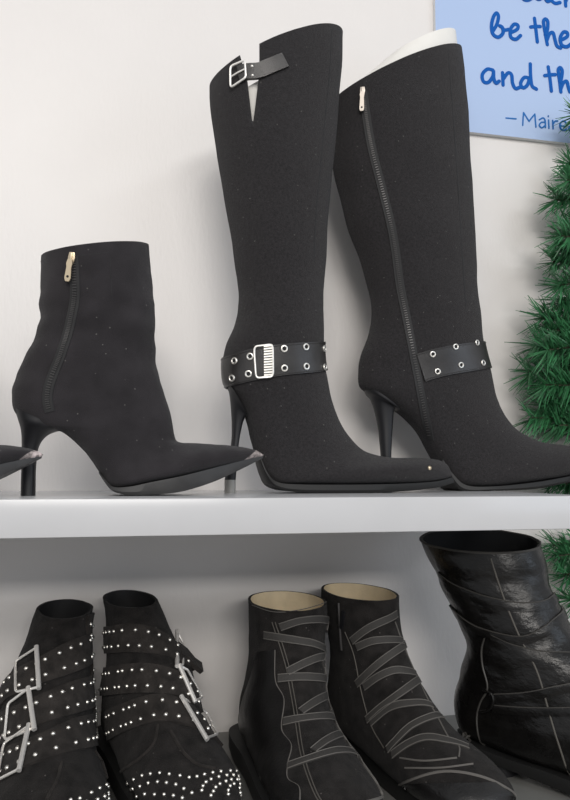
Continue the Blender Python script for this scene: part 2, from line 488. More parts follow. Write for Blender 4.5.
# ================================================================ boots on the upper shelf (side view)
EX = Vector((1, 0, 0))
class SideBoot(Loft):
    def __init__(s, pxrings, Y, rot=0.0, wr=None, dx=0.0, pivot=None):
        P = [(PY(b[0], b[1], Y), PY(f_[0], f_[1], Y), wd, (q,)+((0.0, e[0]) if e else ())) for b, f_, wd, q, *e in pxrings]
        x0 = P[0][0].x
        s.Y = Y; s.x0 = x0
        low = s.lowz if hasattr(s, 'lowz') else 0
        rings = [(a.x-x0, a.z, b.x-x0, b.z, wd)+q for a, b, wd, q in P]
        super().__init__(rings, (x0, Y, 0), EX, wr=wr)
    def loc(s, px, py):
        p = PY(px, py, s.Y); return p.x-s.x0, p.z

def slab(name, lf, S, mt, parent, label=None):
    """sole: sections (x_top,z_top,x_bot,z_bot,half width top,half width bottom) in the loft plane"""
    S = spline(S, 5); v = []; f = []; K = len(S)
    for xt, zt, xb, zb, wt, wb in S:
        wt = max(wt, 0.0006); wb = max(wb, 0.0006)
        xm, zm = xt*0.35+xb*0.65, zt*0.35+zb*0.65
        wm = max(wt, wb)
        for x, y, z in ((xt, -wt, zt), (xt, wt, zt), (xm, wm, zm), (xb, wb*0.93, zb), (xb, -wb*0.93, zb), (xm, -wm, zm)): v.append(lf.W(x, y, z))
    for i in range(K-1):
        for k in range(6): f.append((i*6+k, i*6+(k+1) % 6, i*6+6+(k+1) % 6, i*6+6+k))
    f.append(tuple(range(6))); f.append(tuple((K-1)*6+k for k in range(6))[::-1])
    return build(name, v, f, mt, parent, sharp=35, label=label)

def heel_geo(lf, S):
    """S: (xb,zb,xf,zf,half width); D-shaped section"""
    S = spline(S, 5); v = []; f = []; n = 20; K = len(S)
    for xb, zb, xf, zf, wd in S:
        for i in range(n):
            a = 2*math.pi*i/n; c = math.cos(a); sn = math.sin(a)
            if c > 0: c = c**0.55
            t = 0.5+0.5*c
            v.append(lf.W(xb+(xf-xb)*t, wd*math.copysign(abs(sn)**0.8, sn), zb+(zf-zb)*t))
    for i in range(K-1):
        for k in range(n): f.append((i*n+k, i*n+(k+1) % n, i*n+n+(k+1) % n, i*n+n+k))
    f.append(tuple(range(n))); f.append(tuple((K-1)*n+k for k in range(n))[::-1])
    return v, f

def zipper(lf, pxs, parent, head, pull_pts, mt_pull, wd=0.0085, pull_len=0.026, tilt=0.0):
    P = smoothP(resample(lf.path(pxs, 8), 0.003), 2)
    z = ribbon('zipper', P, wd, 0.0008, M['zip'], parent, lf=lf, nc=4)
    # teeth: one strip of ridges
    P2 = []
    for i in range(len(P)-1):
        for k in range(2): t = k/2; P2.append((P[i][0].lerp(P[i+1][0], t), P[i][1]))
    mb = MB()
    for i in range(0, len(P2)-1):
        p, nn = P2[i]; t = (P2[i+1][0]-p).normalized(); b = nn.cross(t)
        wv = 0.0019; hl = 0.00048
        c = p+nn*0.0012
        v = [c+b*sx*wv+t*sy*hl+nn*sz*0.0007 for sz in (-1, 1) for sx, sy in ((-1, -1), (1, -1), (1, 1), (-1, 1))]
        mb.add(v, [(0, 3, 2, 1), (4, 5, 6, 7), (0, 1, 5, 4), (1, 2, 6, 5), (2, 3, 7, 6), (3, 0, 4, 7)])
    mb.build('zip_teeth', M['teeth'], z)
    for sg in (-1, 1):      # stitched edge lines
        Q = [(p+nn.cross((P[min(i+1, len(P)-1)][0]-P[max(0, i-1)][0]).normalized())*sg*wd*0.5, nn) for i, (p, nn) in enumerate(P)]
        tube('tape_edge', [lf.near(p)[0]+nn*0.0003 for p, nn in Q], 0.0007, M['zip'], z, ns=6)
    # slider + pull tab
    p, nn = lf.hit(*head); d = (lf.hit(*pull_pts)[0]-p).normalized(); b = nn.cross(d).normalized(); nn = d.cross(b)*-1 if d.cross(b).dot(nn) < 0 else d.cross(b)
    def slab2(prof, z0, z1):
        v = [p+d*y+b*x+nn*zz for zz in (z0, z1) for x, y in prof]; n = len(prof)
        return v, [tuple(range(n))[::-1], tuple(range(n, 2*n))]+[(i, (i+1) % n, n+(i+1) % n, n+i) for i in range(n)]
    mb = MB()
    mb.add(*slab2([(-0.0026, 0.0), (0.0026, 0.0), (0.0034, 0.005), (0.0022, 0.0105), (-0.0022, 0.0105), (-0.0034, 0.005)], 0.0014, 0.0036))
    mb.add(*slab2([(-0.0010, 0.001), (0.0010, 0.001), (0.0010, 0.0095), (-0.0010, 0.0095)], 0.0036, 0.0056))
    sl = mb.build('zip_slider', mt_pull, z); bevel(sl, 0.0004, 2)
    L0 = 0.007; L1 = pull_len; mb = MB()
    outline = [(-0.0019, L0), (0.0019, L0), (0.0029, L0+0.004), (0.0023, L0+0.008), (0.0030, L1-0.003), (0.0018, L1), (-0.0018, L1), (-0.0030, L1-0.003), (-0.0023, L0+0.008), (-0.0029, L0+0.004)]
    mb.add(*slab2(outline, 0.0052, 0.0066))
    mb.add(*slab2([(0.0012*math.cos(k), L1-0.0045+0.0012*math.sin(k)) for k in [2*math.pi*i/10 for i in range(10)]], 0.0050, 0.0069), 1)
    pl = mb.build('zip_pull', [mt_pull, M['lining']], z)
    return z

def wrinkle(a1, a2, z0=None, z1=None, sc=(30, 30, 60)):
    def g(p, s):
        k = 1.0
        if z0 is not None:
            k = max(0.15, 1-abs((p.z-(z0+z1)/2)/((z1-z0)/2))**2) if z0 < p.z < z1 else 0.15
        return a1*noise.noise(Vector((p.x*sc[0], p.y*sc[1], p.z*sc[2])))*k+a2*noise.noise(p*90)
    return g

# ---- ankle boot ------------------------------------------------
AK = [((41.7,256.5),(148.8,245),.046,0,.16),((40.8,280),(151.3,276),.045,0,.08),((39.5,305),(154,309),.042,0),((36.5,332),(156.5,326),.040,0),
      ((27,354),(154.5,348),.038,0),((16.5,376),(156.5,371),.036,0),((12.5,393),(163,390),.034,.2),((15.5,412),(169,409),.032,.5),((32,426),(173,427),.030,.8),
      ((62,432),(175.5,439.5),.028,.9),((86,453),(181,442.6),.028,.9),((100,473),(190,443),.031,.9),((113,488),(199,443.4),.037,1),((147,483.5),(214,444.2),.040,1),
      ((180,477),(229,445.4),.036,1),((210,469.5),(243.5,447.4),.027,1),((240,462),(255.5,450.2),.014,.8),((262,456.6),(263.8,454.6),.0025,.3)]
def ankle_boot(rings, Y, shift, label, scuff, seed):
    R = [((b[0]+shift, b[1]), (f_[0]+shift, f_[1]), wd, q, *e) for b, f_, wd, q, *e in rings]
    wr = wrinkle(0.0030, 0.0006, 0.09, 0.23, (22, 22, 55))
    lf = SideBoot(R, Y, wr=wr); lf.make(5)
    base = PY(120+shift, 494, Y)
    t = thing('ankle_boot', label, 'boot', (base.x, Y, 0), 'pointed black suede ankle boots on the upper shelf')
    mi = lf.mi
    build('upper', lf.v, lf.f, [M['suede'], M['lining'], scuff], t, midx=mi, sharp=60)
    L = lambda x, y: lf.loc(x+shift, y)
    S = []
    for (x1, y1, x2, y2, wd) in ((100,472,100,473.5,.022),(107,480,106.5,483,.027),(115,486.5,114,490.5,.033),(131,486,128,494,.037),(150,482,147,494,.0375),(180,476,178,491.2,.036),(210,468.5,210,482,.027),(240,461,240,469,.0135),(262.5,456,262.5,458.2,.002)):
        a = L(x1, y1); b = L(x2, y2); S.append((a[0], a[1], b[0], max(b[1], 0.0005), wd, wd))
    slab('sole', lf, S, M['sole'], t)
    hs = []
    for x1, y1, x2, y2, wd in ((14.5,408,66,431,.026),(19,421,57,431,.025),(21.5,431,46,436,.018),(22,445,38.5,447,.0115),(21.5,465,36,466,.0085),(21,484,35.5,484,.0085)):
        a = L(x1, y1); b = L(x2, y2); hs.append((a[0], a[1], b[0], b[1], wd))
    a = L(21, 491); b = L(35.5, 491); hs.append((a[0], 0.0, b[0], 0.0, .0085))
    v, f = heel_geo(lf, hs); build('heel', v, f, M['heel'], t)
    return lf, t
lfA, tA = ankle_boot(AK, -0.215, 0, 'whole pointed black suede ankle boot with brass side zip', M['scuff'], 1)
zipper(lfA, [(73.5,256),(74.5,277),(74.8,299),(69,328),(61.5,353),(52,377),(47,397),(50.5,414)], tA, (73.5,253), (70,281), M['gold'], pull_len=0.028)
seam('collar_stitching', lfA, [(44,259.5),(90,254.5),(147,247.5)], 0.0004, M['zip'], tA, ext0=.05, ext1=.05)
seam('side_seam', lfA, [(110,258),(112,300)], 0.0003, M['zip'], tA)
AK2 = AK
lfB, tB = ankle_boot(AK2, -0.262, -221, 'black suede boot cut off by left frame edge, only its scuffed pointed toe showing', M['scuff'], 2)
# worn toe cap of the left boot
p, nn = lfB.hit(39, 456)
mb = MB()
Pt = [lfB.hit(x, y) for x, y in ((33,458),(35.5,453.5),(39,452.8),(41.5,455),(41,459.5))]
mb2 = smoothP(Pt, 1)
ribbon('toe_scuff', [(q, n_) for q, n_ in lfB.path([(32.5,458),(35,454),(39,453),(41.8,456),(40.5,460)], 4)], 0.004, 0.0004, mat('bare_scuff', (0.55, 0.47, 0.46), 0.9, var=0.3, vscale=250), tB, lf=lfB, nc=2, label='pale worn patch on the toe tip')

# ---- tall boots ------------------------------------------------
TL = [((209.5,86),(342,37),.056,0),((211.5,116),(340,72),.055,0),((221,179),(334.5,150),.051,0),((233,252),(327,220),.045,0),((238.5,285),(324.5,275),.041,0),
      ((239,305),(323,305),.039,0),((235,325),(322.5,325),.038,0),((226,345),(323,345),.037,0),((222.5,362),(324,362),.035,.1),((224,380),(327,380),.033,.4),
      ((229,389),(330,396),.031,.7),((238,402),(335,411),.029,.8),((247,420),(341.5,425),.028,.9),((253,442),(350.5,438),.029,.9),((259,465),(362,449.5),.032,.9),
      ((269,482),(376,455),.037,1),((291,484.5),(392,457.6),.040,1),((330,485),(409,457.8),.040,1),((370,484.5),(425,458.2),.036,1),((405,483.5),(438,459.8),.028,1),
      ((432,481.5),(447,464.5),.018,1),((449,478),(451.5,474),.006,.5)]
TR = [((328,106),(459,53.5),.056,0),((330,130),(463,85),.055,0),((334.5,170),(466.5,135),.052,0),((347,225),(471,195),.048,0),((361,259),(474.5,259),.043,0),
      ((368,282),(476.5,290),.041,0),((371.5,305),(478.5,312),.039,0),((370,332),(481,335),.038,0),((362,355),(486,356),.037,0),((359.5,369),(490,371),.035,.1),
      ((361,386),(494,392),.033,.4),((375,396),(498.5,405),.031,.7),((393,408),(504,415),.029,.8),((407,419),(510.5,424),.028,.9),((419,433),(518,431.5),.028,.9),((431,454),(528,437),.029,.9),
      ((441,472),(539,441.7),.032,.9),((453,485),(552,444),.037,1),((481,486.6),(567,446),.041,1),((521,482.6),(581,448),.040,1),((556,477),(593,451),.031,1),((588,471.5),(603,456),.019,1),((609,466),(611,463),.006,.5)]
def tall_boot(rings, Y, label, soleS, heelS, base, dep, tip=None):
    lf = SideBoot(rings, Y, wr=wrinkle(0.0022, 0.0003, None, None, (14, 14, 20))); lf.make(dep, 0.0025)
    t = thing('knee_boot', label, 'boot', (PY(*base, Y).x, Y, 0), 'tall black fabric boots on the upper shelf')
    sh = build('upper', lf.v, lf.f, [M['wool'], M['lining'], M['wool']], t, midx=lf.mi, sharp=60)
    S = []
    for x1, y1, x2, y2, wd in soleS:
        a = lf.loc(x1, y1); b = lf.loc(x2, y2); S.append((a[0], a[1], b[0], max(0.0005, b[1]), wd*.92, wd*.92))
    low = min(s_[3] for s_ in S)
    S = [(a, b, c, d-low*max(0, 1-(d-low)/0.006)+0.0002, e, g) for a, b, c, d, e, g in S]
    slab('sole', lf, S, M['blacksole'], t)
    hs = []
    for x1, y1, x2, y2, wd in heelS:
        a = lf.loc(x1, y1); b = lf.loc(x2, y2); hs.append((a[0], a[1], b[0], b[1], wd))
    v, f = heel_geo(lf, hs); build('heel', v, f, M['heel'], t)
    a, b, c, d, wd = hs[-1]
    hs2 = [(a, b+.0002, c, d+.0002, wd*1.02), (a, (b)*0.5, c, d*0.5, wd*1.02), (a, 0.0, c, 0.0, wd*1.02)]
    v, f = heel_geo(lf, hs2); build('heel_tip', v, f, M['heelsheen'] if tip else M['heel'], t, label='heel tip with its sheen painted light grey' if tip else None)
    return lf, t, sh
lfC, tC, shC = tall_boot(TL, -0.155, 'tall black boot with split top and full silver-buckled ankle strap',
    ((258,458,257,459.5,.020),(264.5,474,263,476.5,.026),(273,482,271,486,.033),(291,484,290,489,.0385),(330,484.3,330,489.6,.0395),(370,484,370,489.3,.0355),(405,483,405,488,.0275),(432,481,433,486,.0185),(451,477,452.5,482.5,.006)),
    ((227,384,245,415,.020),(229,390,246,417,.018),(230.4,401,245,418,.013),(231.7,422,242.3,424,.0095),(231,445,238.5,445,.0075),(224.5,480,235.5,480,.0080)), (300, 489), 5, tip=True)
lfD, tD, shD = tall_boot(TR, -0.085, 'tall black boot with long side zip and white card in its top',
    ((437,460,436,461.5,.020),(445,474,443,477.5,.026),(456,485,453,490,.033),(481,486,478,492.5,.040),(521,482,520,488.5,.0395),(556,476.5,556,482.5,.0305),(588,471,589,476.5,.0185),(611,465,612,469,.005)),
    ((364,386,398,411,.020),(366,392,396,411,.019),(372,401,393,411,.014),(378,425,391.8,426,.0100),(381,455,390.4,455,.0080),(383,478,390.5,478,.0075)), (480, 492), 4)

# split in the first boot's top: cut a wedge through the near wall only
wd_pts = [(238.6,50),(259.3,30),(259.3,62),(258.2,82),(253.4,121),(252.2,121),(247.6,82),(242.5,64)]
mbw = MB(); n = len(wd_pts)
mbw.v = [PY(x, y, Y) for Y in (-0.30, -0.158) for x, y in wd_pts]
mbw.f = [tuple(range(n)), tuple(range(2*n-1, n-1, -1))]+[(i, n+i, n+(i+1) % n, (i+1) % n) for i in range(n)]; mbw.m = [0]*len(mbw.f)
cut = mbw.build('cutter', M['lining'])
bo = shC.modifiers.new('cut', 'BOOLEAN'); bo.operation = 'DIFFERENCE'; bo.object = cut; bo.solver = 'EXACT'
bpy.context.view_layer.update()
dg = bpy.context.evaluated_depsgraph_get()
newme = bpy.data.meshes.new_from_object(shC.evaluated_get(dg))
shC.modifiers.clear(); shC.data = newme
bpy.data.objects.remove(cut)

# card inserts standing inside the tall boots
def insert(lf, s0, s1, up_pts, label, wave=0.0):
    v = []; f = []; n = 60; rows = []
    R = lf.R
    rows = up_pts+[R[int(s*lf.nsub)] for s in (s0, (s0+s1)/2, s1)]
    def ring(r, ins): return [lf.W(*p) for p in Loft.ringpts(lf, r, ins)]
    t0 = len(rows)
    nn = lf.nang
    for r in rows:
        v += ring(r, 0.0062)
    for r in rows: v += ring(r, 0.0072)
    for j in range(t0-1):
        for i in range(nn):
            a = j*nn+i; b = j*nn+(i+1) % nn
            f.append((a, b, b+nn, a+nn)); o = t0*nn; f.append((o+a, o+a+nn, o+b+nn, o+b))
    for i in range(nn):
        f.append((i, (i+1) % nn, t0*nn+(i+1) % nn, t0*nn+i))
        e = (t0-1)*nn; f.append((e+i, e+(i+1) % nn, t0*nn+e+(i+1) % nn, t0*nn+e+i))
    o = build('boot_insert', v, f, M['paper'], sharp=40)
    o['label'] = label; o['category'] = 'boot insert'; return o
def up(lf, b, f_, wd):
    a = lf.loc(*b); c = lf.loc(*f_); return (a[0], a[1], c[0], c[1], wd, 0)
insert(lfC, 1, 2.5, [up(lfC, (212,118), (340,64), .054)], 'white card liner showing through the split of the tall buckled boot')
insert(lfD, 0.6, 2.5, [up(lfD, (372,71), (457,36), .050), up(lfD, (345,94), (459,50), .0545)], 'white card liner sticking out above the top of the zipped tall boot')

# lower belt on boot C
def belt(lf, parent, pxs, width, ext0, ext1, eyes, name='ankle_strap', label=None):
    P = smoothP(lf.path(pxs, 7, ext0, ext1), 2)
    b = ribbon(name, P, width, 0.0022, M['leather'], parent, lf=lf, nc=6, label=label)
    for sg in (-1, 1):
        Q = []
        for i, (p, nn) in enumerate(P):
            t = (P[min(i+1, len(P)-1)][0]-P[max(0, i-1)][0]).normalized()
            q, n2 = lf.near(p+nn.cross(t).normalized()*sg*(width*0.5-0.0016)); Q.append(q+n2*0.0023)
        tube('edge_stitching', Q, 0.0005, M['leather'], b, ns=6)
    for x, y in eyes:
        p, nn = lf.hit(x, y)
        dup(EYELET, 'eyelet', b, orient(p+nn*0.0027, nn))
    return b
e215 = [(215+x/4.385, 320+y/4.385) for x, y in ((90,181),(156,161),(80,255),(148,237),(301,126),(394,118),(471,126),(302,211),(396,204),(473,208))]
bC = belt(lfC, tC, [(223.5,373),(240,368),(256,364),(276,360.5),(300,358),(324.5,356.5)], 0.0335, 0.06, 0.075, e215, label='smooth black leather strap')
def flatframe(lf, corners, r, parent, name, mt, lift=0.003, extra=None, label=None, rnd=0.18):
    C3 = []
    for x, y in corners:
        p, nn = lf.hit(x, y); C3.append(p+nn*lift)
    # keep it flat: fit to plane through the first three corners
    v, f = tube_geo(frame_loop(C3, 4, rnd), r, True, 8)
    mb = MB(); mb.add(v, f)
    if extra:
        for a, b in extra:
            mb.add(*tube_geo([C3[a], C3[b]], r, False, 8))
    return mb.build(name, mt, parent, label=label), C3
# buckle on the lower belt: open window at left and ribbed plate at right
bk, C3 = flatframe(lfC, [(254.8,347),(272.6,344.6),(272.6,376.5),(256,378)], 0.0011, tC, 'buckle', M['silver'], 0.0042)
mb = MB()
q = [lfC.hit(x, y) for x, y in ((264,346),(272.4,345),(272.4,376.6),(264.2,377.3))]
for k in range(12):
    t0, t1 = k/12, (k+0.6)/12
    a = q[0][0].lerp(q[3][0], t0)+q[0][1]*0.0036; b = q[1][0].lerp(q[2][0], t0)+q[1][1]*0.0036
    c = q[1][0].lerp(q[2][0], t1)+q[1][1]*0.0036; d = q[0][0].lerp(q[3][0], t1)+q[0][1]*0.0036
    h = q[0][1]*0.0016
    mb.add([a, b, c, d, a+h, b+h, c+h, d+h], [(0, 3, 2, 1), (4, 5, 6, 7), (0, 1, 5, 4), (1, 2, 6, 5), (2, 3, 7, 6), (3, 0, 4, 7)])
mb.add([q[0][0]+q[0][1]*0.0030, q[1][0]+q[1][1]*0.0030, q[2][0]+q[2][1]*0.0030, q[3][0]+q[3][1]*0.0030]+[q[i][0]+q[i][1]*0.0044 for i in range(4)],
       [(0, 3, 2, 1), (4, 5, 6, 7), (0, 1, 5, 4), (1, 2, 6, 5), (2, 3, 7, 6), (3, 0, 4, 7)])
mb.m[-6:] = [1]*6
mb.build('ribbed_plate', [M['studs'], M['leather']], bk)
# strap across the split
Pst = smoothP(lfC.path([(239,75),(247,72.4),(259,71.6),(270,67),(284.8,60.8)], 5), 2)
sT = ribbon('top_strap', Pst, lambda t: 0.0185-0.002*t, 0.0020, M['leather'], tC, lf=None, nc=1, lift=0.0012, label='small black leather strap')
for x, y in ((252.5,68),(253,77)):
    p, nn = lfC.hit(x, y); dup(STUDS, 'rivet', sT, orient(p+nn*0.003, nn))
bk2, C3 = flatframe(lfC, [(232.3,68.5),(245.8,62.5),(247,79.5),(232.3,89.5)], 0.0012, tC, 'strap_buckle', M['silver'], 0.0045)
mb = MB(); q0 = C3[0].lerp(C3[3], 0.5); q1 = C3[1].lerp(C3[2], 0.5)
mb.add(*tube_geo([q0, q0.lerp(q1, 0.5)+Vector((0, -0.001, 0)), q1], 0.0009)); mb.build('prong', M['silver'], bk2)
ribbon('side_seam', [(p, nn) for p, nn in lfC.path([(332,30),(329,80),(322,150),(316,215),(314,260)], 5)], 0.0012, 0.0003, M['zip'], tC, lf=lfC, nc=1)
p, nn = lfC.hit(429.5, 468); dup(proto('rivet', *dome_geo(0.0025, 0.0016, 14), M['gold']), 'toe_rivet', tC, orient(p+nn*0.0004, nn))
# boot D
zipper(lfD, [(363,92),(367,120.5),(372,149),(381.6,187),(391,225),(396,254),(400,285),(407,320),(414.7,361),(422,400),(430,440)], tD, (362.8,88), (362,120), M['zipmetal'], wd=0.0095, pull_len=0.032)
e340 = [(340+x/2.478, 280+y/2.478) for x, y in ((228,184),(284,166),(336,156),(240,227),(297,211),(351,206))]
bD = belt(lfD, tD, [(420.5,368),(437,363),(458,358.8),(485,355)], 0.0355, 0.0, 0.17, e340, label='smooth black leather half strap')
ribbon('side_seam', [(p, nn) for p, nn in lfD.path([(448,50),(452,100),(457,170),(462,250),(466,310)], 5)], 0.0012, 0.0003, M['zip'], tD, lf=lfD, nc=1)

# ================================================================ boots on the lower shelf (toes towards the camera)
def place(rimpx, zr, xr, ang, dy=0.0):
    p = PZ(rimpx[0], rimpx[1], Z2+zr)
    ex = Vector((math.cos(math.radians(ang)), math.sin(math.radians(ang)), 0))
    O = p-ex*xr; O.z = Z2
    return O, ex
def plan_sole(lf, outline, zt, zb, mt, parent, name='sole'):
    """outline: (x, half width); zt/zb functions of x"""
    S = [(x, zt(x), x, zb(x), h, h) for x, h in outline]
    return slab(name, lf, S, mt, parent)

# ---- laced pair
def scale_rings(R, kx, kz, kw):
    return [(a*kx, b*kz, c*kx, d*kz, w_*kw, q)+tuple(e) for a, b, c, d, w_, q, *e in R]
LACE = [(.004,.196,.112,.193,.047,0),(.008,.172,.112,.177,.046,0),(.013,.145,.114,.154,.044,0),(.013,.118,.124,.134,.043,0),(.006,.092,.134,.116,.044,0),
        (.000,.066,.147,.104,.046,.2),(.000,.046,.160,.095,.047,.5),(.010,.030,.172,.088,.047,.8),(.040,.026,.184,.082,.047,.9),(.080,.024,.196,.077,.047,1),
        (.120,.022,.209,.072,.049,1),(.160,.020,.224,.066,.050,1),(.200,.020,.242,.058,.047,1),(.235,.022,.256,.048,.037,1),(.262,.028,.265,.036,.012,.6)]
SOLE_OUT = [(-.006,.012),(-.002,.030),(.012,.045),(.04,.049),(.08,.047),(.12,.049),(.165,.052),(.205,.050),(.235,.042),(.255,.029),(.267,.013),(.270,.003)]
def lace_boot(rimpx, zr, ang, label, kw, yo):
    O, ex = place(rimpx, zr, .065, ang)
    rings = [r+(yo*min(1, max(0, (i-1)/4)),) for i, r in enumerate(scale_rings(LACE, 1.12, zr/.196, kw))]
    lf = Loft(rings, O, ex, wr=wrinkle(0.0018, 0.0006, None, None, (28, 28, 40))); lf.make(4)
    t = thing('laced_ankle_boot', label, 'boot', lf.W(.1, 0, 0), 'black suede boots with crossed elastic laces on the lower shelf')
    build('upper', lf.v, lf.f, [M['darksuede'], M['beige'], M['matleather']], t, midx=lf.mi, sharp=60)
    lf.O = lf.O+lf.ey*yo
    lf.O = lf.O+lf.ey*yo
    plan_sole(lf, [(x*1.12, h*kw*.90) for x, h in SOLE_OUT], lambda x: .025, lambda x: 0.0 if x < .21 else .010*((x-.21)/.09)**2, M['blacksole'], t)
    return lf, t
lfE, tE = lace_boot((287,599), .180, -86, 'left boot of the laced suede pair, nearer the studded boots', .94, -.009)
lfG, tG = lace_boot((359,590), .187, -78.5, 'right boot of the laced suede pair, nearer the shiny leather boot', .86, .008)
def patch(name, lf, rows, mt, parent, lift=0.0012, nu=10, nv=5, label=None):
    """rows: list of (left px, right px) pairs down the boot"""
    Ls = spline([r[0] for r in rows], nv); Rs = spline([r[1] for r in rows], nv)
    v = []; f = []; K = len(Ls); nb = nu+1
    for a, b in zip(Ls, Rs):
        for k in range(nb):
            t = k/nu; p, nn = lf.hit(a[0]+(b[0]-a[0])*t, a[1]+(b[1]-a[1])*t); v.append(p+nn*lift)
    top = list(v); 
    for a, b in zip(Ls, Rs):
        for k in range(nb):
            t = k/nu; p, nn = lf.hit(a[0]+(b[0]-a[0])*t, a[1]+(b[1]-a[1])*t); v.append(p-nn*0.001)
    o = K*nb
    for i in range(K-1):
        for k in range(nu):
            a = i*nb+k; f.append((a, a+1, a+1+nb, a+nb)); f.append((o+a, o+a+nb, o+a+1+nb, o+a+1))
    for i in range(K-1):
        for k in (0, nu): a = i*nb+k; f.append((a, a+nb, o+a+nb, o+a))
    for i in (0, K-1):
        for k in range(nu): a = i*nb+k; f.append((a, a+1, o+a+1, o+a))
    return build(name, v, f, mt, parent, sharp=50, label=label)
def lace(lf, pxs, parent, wd=0.0078, e0=0.0, e1=0.012):
    P = smoothP(lf.path(pxs, 6, e0, e1), 2)
    o = ribbon('elastic_lace', P, wd, 0.0016, M['elastic'], parent, lf=lf, nc=2, crown=0.0004)
    for sg in (-1, 1):
        Q = []
        for i, (p, nn) in enumerate(P):
            t = (P[min(i+1, len(P)-1)][0]-P[max(0, i-1)][0]).normalized()
            q, n2 = lf.near(p+nn.cross(t).normalized()*sg*wd*0.46); Q.append(q+n2*0.0016)
        tube('lace_edge', Q, 0.00055, M['elasticedge'], o, ns=5)
    return o
patch('side_panel', lfE, [((258,652),(275,650)),((250,680),(275.5,681)),((243,700),(284,699.7)),((238,725),(281.6,729)),((240,745),(291.4,745)),((243,762),(287.7,763.5)),((247,780),(288,779)),((252,790),(299,787)),((256,803),(300,803)),((262,820),(303,822))], M['matleather'], tE, label='smooth black leather side panel')
seam('panel_edge', lfE, [(275,650),(275.5,681),(284,699.7),(281.6,729),(291.4,745),(287.7,763.5),(288,779),(299,787),(300,803)], 0.0007, M['elasticedge'], tE, 8)
for off in (0, 3.2):
    seam('front_seam', lfE, [(272+off,622),(280.5+off,648),(287+off,671),(289+off,684),(294+off,712),(301+off,756),(313+off,791),(322+off,806)], 0.0006, M['stitch'], tE)
for L in ([(280.5,627),(299.5,620.5),(318.4,619),(336,621.6)], [(264.7,635),(293,639.5),(314,643.7),(329,652),(341,663)], [(288,672),(308,661.6),(324.7,656.3),(340,661)],
          [(278.4,678.4),(299.5,677),(320.5,677.8),(337,681.6),(345,687)], [(301,712),(313.5,703),(328,694.7),(340.6,693.5),(349,699)],
          [(284,721.8),(308.6,718),(335.7,717),(352,722)], [(313.5,751),(328,740),(345.5,733),(363,734),(369,736)], [(289,766),(311,758.6),(338,751),(360,753.7),(372,758)]):
    lace(lfE, L, tE)
seam('toe_seam', lfE, [(350,700),(362,722),(378,748),(396,771),(395,788),(378,799),(350,806)], 0.0014, M['elasticedge'], tE)
seam('collar_stitching', lfE, [(252,605),(275,612),(305,609),(333,600)], 0.0005, M['elasticedge'], tE)
# pair's right boot
for L in ([(352,641),(369,627.5),(390,617.5)], [(357,647),(374,640.5),(397,640)], [(357,684),(379,663.5),(403,646)], [(364.4,687),(379,676.5),(396,670),(414,673)],
          [(367,720),(382,707),(404,691),(417,681)], [(371,723),(392,706.5),(422,703)], [(388,750),(411,726.5),(435,716)], [(392.6,755),(410,743),(429,737.5),(456,743)]):
    lace(lfG, L, tG)
seam('panel_edge', lfG, [(395,622),(406,652),(428,700),(437,716),(450,740),(459,746),(459,757)], 0.0008, M['elasticedge'], tG)
seam('front_seam', lfG, [(345,632),(354,655),(361,690),(371,725),(384,748)], 0.0007, M['stitch'], tG)
seam('toe_seam', lfG, [(397,788),(407,781.5),(444.7,771.5),(486,778.4),(521,797)], 0.0013, M['elasticedge'], tG)
for L in ([(400,758),(425,761),(457,758)], [(405,768),(440,768),(473,764)]): seam('vamp_stitching', lfG, L, 0.0009, M['elasticedge'], tG)
patch('toe_cap', lfG, [((404,784),(495,783)),((400,792),(512,795)),((400,800),(522,803)),((402,815),(530,815))], M['matleather'], tG, label='smooth black leather toe cap')
zg = seam('inner_zip', lfG, [(339,603),(340,625),(342,650)], 0.0016, M['teeth'], tG)
P = lfG.path([(344.5,611),(342,628)], 5)
ribbon('zip_pull', P, 0.004, 0.0016, M['heel'], zg, lift=0.001, nc=1)

# ---- studded pair
STB = [(.014,.192,.094,.185,.0300,0),(.014,.172,.100,.172,.0315,0),(.013,.145,.111,.154,.035,0),(.012,.118,.126,.136,.040,0),(.006,.094,.138,.120,.045,0),
       (.000,.068,.150,.108,.046,.2),(.000,.046,.162,.098,.046,.5),(.010,.030,.173,.090,.046,.8),(.040,.026,.184,.083,.046,.9),(.080,.024,.196,.076,.046,1),
       (.120,.022,.209,.069,.048,1),(.160,.020,.224,.061,.048,1),(.200,.020,.240,.052,.043,1),(.235,.022,.256,.043,.031,1),(.264,.027,.268,.034,.009,.6)]
def stud_boot(rimpx, zr, ang, label, kw, yo):
    O, ex = place(rimpx, zr, .058, ang)
    rings = [r+(yo*min(1, max(0, i/4)),) for i, r in enumerate(scale_rings(STB, 1.10, zr/.19, kw))]
    def wr(p, s):
        return 0.0016*noise.noise(p*30)+0.0005*noise.noise(p*90)
    lf = Loft(rings, O, ex, wr=wr); lf.make(4)
    t = thing('studded_ankle_boot', label, 'boot', lf.W(.1, 0, 0), 'studded black biker boots on the lower shelf')
    build('upper', lf.v, lf.f, [M['darksuede'], M['lining'], M['darksuede']], t, midx=lf.mi, sharp=60)
    plan_sole(lf, [(x*1.1, h*0.66*kw) for x, h in SOLE_OUT], lambda x: .024, lambda x: 0.0 if x < .21 else .010*((x-.21)/.09)**2, M['blacksole'], t)
    return lf, t
lfH, tH = stud_boot((65,607), .175, -80, 'left boot of the studded pair, at the frame edge, buckles facing left', 1.0, -.017)
lfI, tI = stud_boot((130,597), .182, -75, 'right boot of the studded pair, with a dense swirl of toe studs', 1.0, .017)
